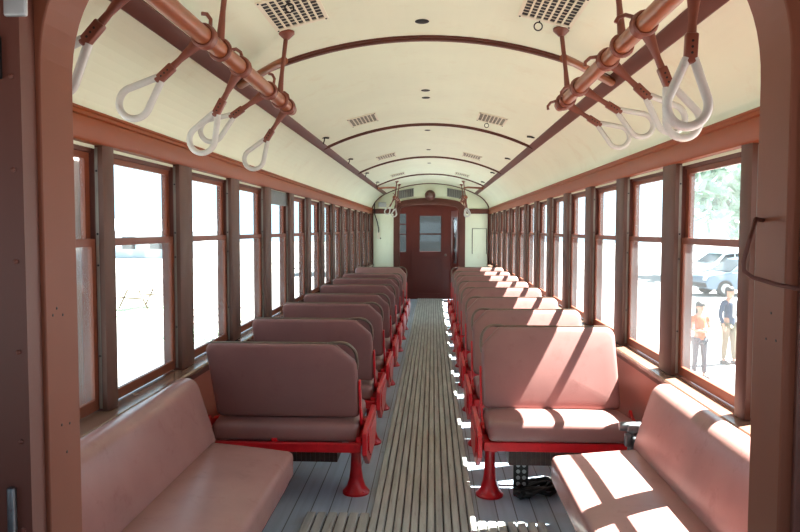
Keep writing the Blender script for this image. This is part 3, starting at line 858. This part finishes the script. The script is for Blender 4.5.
# parked car
def make_car(loc, rz, paint, label):
    r = empty('car',loc,rz); tag(r,label,'car','parked cars on the right')
    side = [(-2.2,.35),(-2.25,.75),(-2.1,.95),(-1.2,1.08),(-.55,1.62),(.2,1.74),(1.5,1.70),(2.05,1.15),(2.2,1.0),(2.22,.4),(2.0,.3),(-2.0,.3)]
    m = MB()
    low = [(-2.2,.35),(-2.27,.62),(-2.18,.9),(-1.15,1.06),(2.12,1.08),(2.24,.85),(2.22,.4),(2.0,.3),(-2.0,.3)]
    m.prism(low,'Y',-.88,.88)
    top = [(-1.15,1.06),(-.45,1.62),(.2,1.72),(1.5,1.68),(2.12,1.08)]
    n = len(top); vs = []
    for (x,z) in top:
        f = (z-1.06)/.66; vs += [(x,-.88+.14*f,z),(x,.88-.14*f,z)]
    fs = [(2*i,2*i+1,2*i+3,2*i+2) for i in range(n-1)] + [tuple(2*i for i in range(n)), tuple(2*i+1 for i in range(n))]+[(0,1,2*n-1,2*n-2)]
    m.faces(vs,fs); m.build('body',paint,r,bevel=.05)
    for s in (-1,1):
        for nm,q in (('side_window',[(-.85,1.12),(-.38,1.55),(.15,1.62),(.15,1.12)]),('side_window',[(.22,1.12),(.22,1.62),(1.35,1.60),(1.75,1.14)])):
            m = MB(); vs = [(x,s*(.885-.14*(z-1.06)/.66+.004),z) for x,z in q]+[(x,s*(.86-.14*(z-1.06)/.66),z) for x,z in q]
            k = len(q); m.faces(vs,[tuple(range(k)),tuple(range(2*k-1,k-1,-1))]+[(i,(i+1)%k,(i+1)%k+k,i+k) for i in range(k)]); m.build(nm,CARG,r)
    m = MB(); m.faces([(-1.10,-.74,1.11),(-1.10,.74,1.11),(-.50,.66,1.59),(-.50,-.66,1.59),(-1.06,-.74,1.10),(-1.06,.74,1.10),(-.46,.66,1.58),(-.46,-.66,1.58)],[(0,1,2,3),(7,6,5,4),(0,3,7,4),(1,5,6,2),(3,2,6,7),(0,4,5,1)])
    for v in m.bm.verts: v.co += Vector((-.02,0,.01))
    m.build('windscreen',CARG,r)
    for x in (-1.4,1.35):
        for s in (-1,1):
            m = MB(); m.lathe([(.20,-.12),(.34,-.12),(.36,-.09),(.36,.09),(.34,.12),(.20,.12)],(x,s*.80,.36),24,'Y'); wv = m.build('wheel',TYRE,r)
            m = MB(); m.lathe([(.03,s*.11),(.21,s*.11),(.22,s*.135),(.19,s*.13)],(x,s*.80,.36),20,'Y')
            for j in range(5):
                a = 2*PI*j/5; m.tube([(x,s*.93,.36),(x+.2*math.cos(a),s*.93,.36+.2*math.sin(a))],.03,6)
            m.build('hub_cap',STEEL,wv)
    for s in (-1,1):
        m = MB(); m.rbox((-2.19,s*.66,.78),(.06,.18,.09),.04,(1,1,1),2); m.build('headlamp',STEEL,r)
    m = MB(); m.rbox((-2.25,0,.50),(.05,.8,.10),.04,(1,2,1),2); m.build('bumper',TYRE,r)
make_car((14.2,32,GZ),.12,CARP,'silver car parked beyond the people outside the right windows')
make_car((16.5,40,GZ),.2,WHITEC,'white car parked further back outside the right windows')

# people
def skin_mesh(name, pts, edges, ms, parent, root=0, sub=1):
    """pts: list of (co, radius)"""
    me = bpy.data.meshes.new(name); me.from_pydata([p[0] for p in pts],edges,[]); me.update()
    me.materials.append(ms)
    o = bpy.data.objects.new(name,me); C.objects.link(o); o.parent = parent
    sk = o.modifiers.new('skin','SKIN'); sk.use_smooth_shade = True
    if not me.skin_vertices: me.skin_vertices.new(name='')
    for i,p in enumerate(pts):
        rr = p[1] if isinstance(p[1],tuple) else (p[1],p[1])
        me.skin_vertices[0].data[i].radius = rr
        me.skin_vertices[0].data[i].use_root = (i == root)
    su = o.modifiers.new('sub','SUBSURF'); su.levels = sub; su.render_levels = sub
    return o
def hand(pts, edges, wi, wrist, d, side, s):
    """adds palm and five bent fingers to a chain from vertex wi; d = pointing direction, side = thumb side"""
    d = d.normalized(); side = (side-d*side.dot(d)).normalized(); nrm = d.cross(side)
    pts.append((wrist+d*.05*s,.022*s)); pi = len(pts)-1; edges.append((wi,pi))
    for j,(off,ln) in enumerate(((.028,.060),(.010,.072),(-.010,.066),(-.027,.052))):
        p1 = wrist+d*.085*s+side*off*s; p2 = p1+d*ln*.5*s+nrm*.008*s; p3 = p1+d*ln*.85*s+nrm*.028*s
        a = len(pts); pts += [(p1,.010*s),(p2,.0085*s),(p3,.0075*s)]; edges += [(pi,a),(a,a+1),(a+1,a+2)]
    p1 = wrist+d*.045*s+side*.036*s; p2 = p1+d*.03*s+side*.02*s; a = len(pts); pts += [(p1,.011*s),(p2,.009*s)]; edges += [(pi,a),(a,a+1)]
def make_person(loc, rz, H, label, female, folded, top_m, leg_m, hair_m, inner=None):
    s = H/1.7; r = empty('person',loc,rz); tag(r,label,'person')
    V = lambda x,y,z: Vector((x*s,y*s,z*s))
    # faces -Y; body is one surface: pelvis root, legs, spine, neck, head, arms, hands
    pts = [(V(0,0,.93),.115*s),(V(0,0,1.08),.10*s),(V(0,-.005,1.25),.12*s),(V(0,.005,1.40),.085*s),(V(0,.0,1.48),.05*s),(V(0,-.01,1.55),.075*s),(V(0,-.015,1.62),.088*s),(V(0,-.01,1.68),.055*s)]
    ed = [(i,i+1) for i in range(7)]
    sw = .165 if female else .19
    legs = {}
    for sd in (-1,1):
        a = len(pts); fx = .10 if not folded else .09
        fy = -.06 if sd > 0 else .05
        pts += [(V(sd*.09,0,.86),.085*s),(V(sd*.095,fy*.4-.01,.50),.055*s),(V(sd*fx,fy,.09),.036*s),(V(sd*fx,fy-.14,.035),.03*s)]
        ed += [(0,a),(a,a+1),(a+1,a+2),(a+2,a+3)]; legs[sd] = a
        b = len(pts); pts += [(V(sd*sw,.0,1.38),.05*s)]; ed.append((3,b))
        if folded:
            el = V(sd*.22,-.02,1.10); wr = V(sd*.04,-.19,1.10+.02*sd)
        else:
            el = V(sd*.25,.03,1.10); wr = V(sd*.24,-.07,.88) if sd < 0 else V(sd*.12,-.18,1.0)
        pts += [(el,.037*s),(wr,.024*s)]; ed += [(b,b+1),(b+1,b+2)]
        d = (wr-el).normalized()
        hand(pts,ed,b+2,wr,d,V(0,0,1) if folded else V(0,-1,.1),s)
    body = skin_mesh('body',pts,ed,SKIN,r)
    # face: nose, eyes, mouth, ears
    m = MB(); c = V(0,-.015,1.60)
    m.rbox(c+V(0,-.092,.0),(.011*s,.014*s,.02*s),.008*s,(1,1,1),2)
    for sd in (-1,1): m.rbox(c+V(sd*.088,.0,.0),(.010*s,.016*s,.028*s),.009*s,(1,1,1),2)
    m.mi = 1
    for sd in (-1,1): m.rbox(c+V(sd*.031,-.080,.022),(.011*s,.006*s,.006*s),.005*s,(1,1,1),2)
    m.mi = 2; m.rbox(c+V(0,-.078,-.042),(.022*s,.006*s,.006*s),.005*s,(1,1,1),2)
    m.build('face',[SKIN,HAIR,JAMB],r)
    # hair
    def hf(u,w): return w
    m = MB()
    m.lathe([(.0,.105),(.05,.098),(.08,.07),(.098,.03),(.098,.0)] if True else [],(0,.012*s,1.625*s),18)
    for v in m.bm.verts: v.co = Vector((v.co.x*s if False else v.co.x, v.co.y, v.co.z))
    if female: m.rbox((0,.055*s,1.50*s),(.085*s,.04*s,.15*s),.035*s,(2,1,2),3)
    else: m.rbox((0,.05*s,1.60*s),(.08*s,.045*s,.06*s),.035*s,(2,1,2),3)
    m.build('hair',hair_m,r)
    # clothing follows the body
    tp = [(V(0,0,.86 if female else .84),.135*s),(V(0,0,1.0),.125*s),(V(0,-.005,1.25),.134*s),(V(0,.005,1.385),.10*s),(V(0,.005,1.44),.06*s)]
    te = [(0,1),(1,2),(2,3),(3,4)]
    for sd in (-1,1):
        b = len(tp); tp.append((V(sd*sw,.0,1.385),.062*s)); te.append((3,b))
        if folded: el = V(sd*.22,-.02,1.10); wr = V(sd*.13,-.11,1.11)
        else: el = V(sd*.25,.03,1.10); wr = V(sd*.242,-.055,.91) if sd < 0 else V(sd*.14,-.16,1.015)
        if female: tp.append((V(sd*.20,-.005,1.24),.05*s)); te.append((b,b+1))
        else: tp += [(el,.048*s),(wr,.036*s)]; te += [(b,b+1),(b+1,b+2)]
    skin_mesh('top',tp,te,top_m,r,1)
    if inner:
        m = MB(); m.rbox(V(0,-.128,1.22),(.035*s,.02*s,.17*s),.012*s,(1,1,2),2); m.build('shirt_front',inner,r)
    lp = [(V(0,0,.92),.125*s)]; le = []
    for sd in (-1,1):
        a = len(lp); fx = .10 if not folded else .09; fy = -.06 if sd > 0 else .05
        lp += [(V(sd*.092,0,.84),.096*s),(V(sd*.095,fy*.4-.01,.50),.068*s),(V(sd*fx,fy,.10),.052*s)]; le += [(0,a),(a,a+1),(a+1,a+2)]
        m = MB(); m.rbox(V(sd*fx,fy-.06,.04),(.045*s,.13*s,.04*s),.03*s,(1,2,1),3); m.build('shoe',SHOE,r)
    skin_mesh('trousers',lp,le,leg_m,r)
make_person((5.35,13.9,GZ),math.radians(10),1.50,'woman in an orange top and dark jeans standing outside with arms folded',True,True,ORANGE,JEANS,HAIR)
make_person((6.55,15.4,GZ),math.radians(25),1.68,'man in a blue jacket and khaki trousers standing behind the woman in orange',False,False,BLUE,KHAKI,HAIR,WHITEC)

# ------------------------------------------------------------------ light
w = bpy.data.worlds.new('sky'); sc.world = w; w.use_nodes = True
bg = w.node_tree.nodes['Background']; bg.inputs['Color'].default_value = (.64,.84,1,1); bg.inputs['Strength'].default_value = 3.0
ld = bpy.data.lights.new('sun','SUN'); ld.energy = 98; ld.angle = math.radians(.53); ld.color = (1,.97,.92)
lo = bpy.data.objects.new('sun',ld); C.objects.link(lo)
SUN = Vector((-.615,-.245,-1)); lo.rotation_euler = SUN.to_track_quat('-Z','Y').to_euler(); lo.location = (8,6,14)

# ------------------------------------------------------------------ camera
cd = bpy.data.cameras.new('camera'); cam = bpy.data.objects.new('camera',cd); C.objects.link(cam)
cd.sensor_width = 36; cd.lens = 692.15/800*36; cd.clip_start = .02; cd.clip_end = 500
yaw, pitch, roll = -.0468, .0531, .0019
rot = Matrix.Rotation(-yaw,4,'Z') @ Matrix.Rotation(PI/2-pitch,4,'X') @ Matrix.Rotation(roll,4,'Z')
cam.matrix_world = Matrix.Translation((.0463,0,1.4406)) @ rot
sc.camera = cam

sc.view_settings.view_transform = 'Standard'; sc.view_settings.look = 'None'; sc.view_settings.gamma = 1
sc.view_settings.use_curve_mapping = False; sc.view_settings.exposure = -.14
sc.cycles.use_denoising = True
sc.cycles.max_bounces = 14; sc.cycles.diffuse_bounces = 8; sc.cycles.glossy_bounces = 4; sc.cycles.transparent_max_bounces = 24
sc.cycles.sample_clamp_indirect = 6
sc.cycles.caustics_reflective = False; sc.cycles.caustics_refractive = False
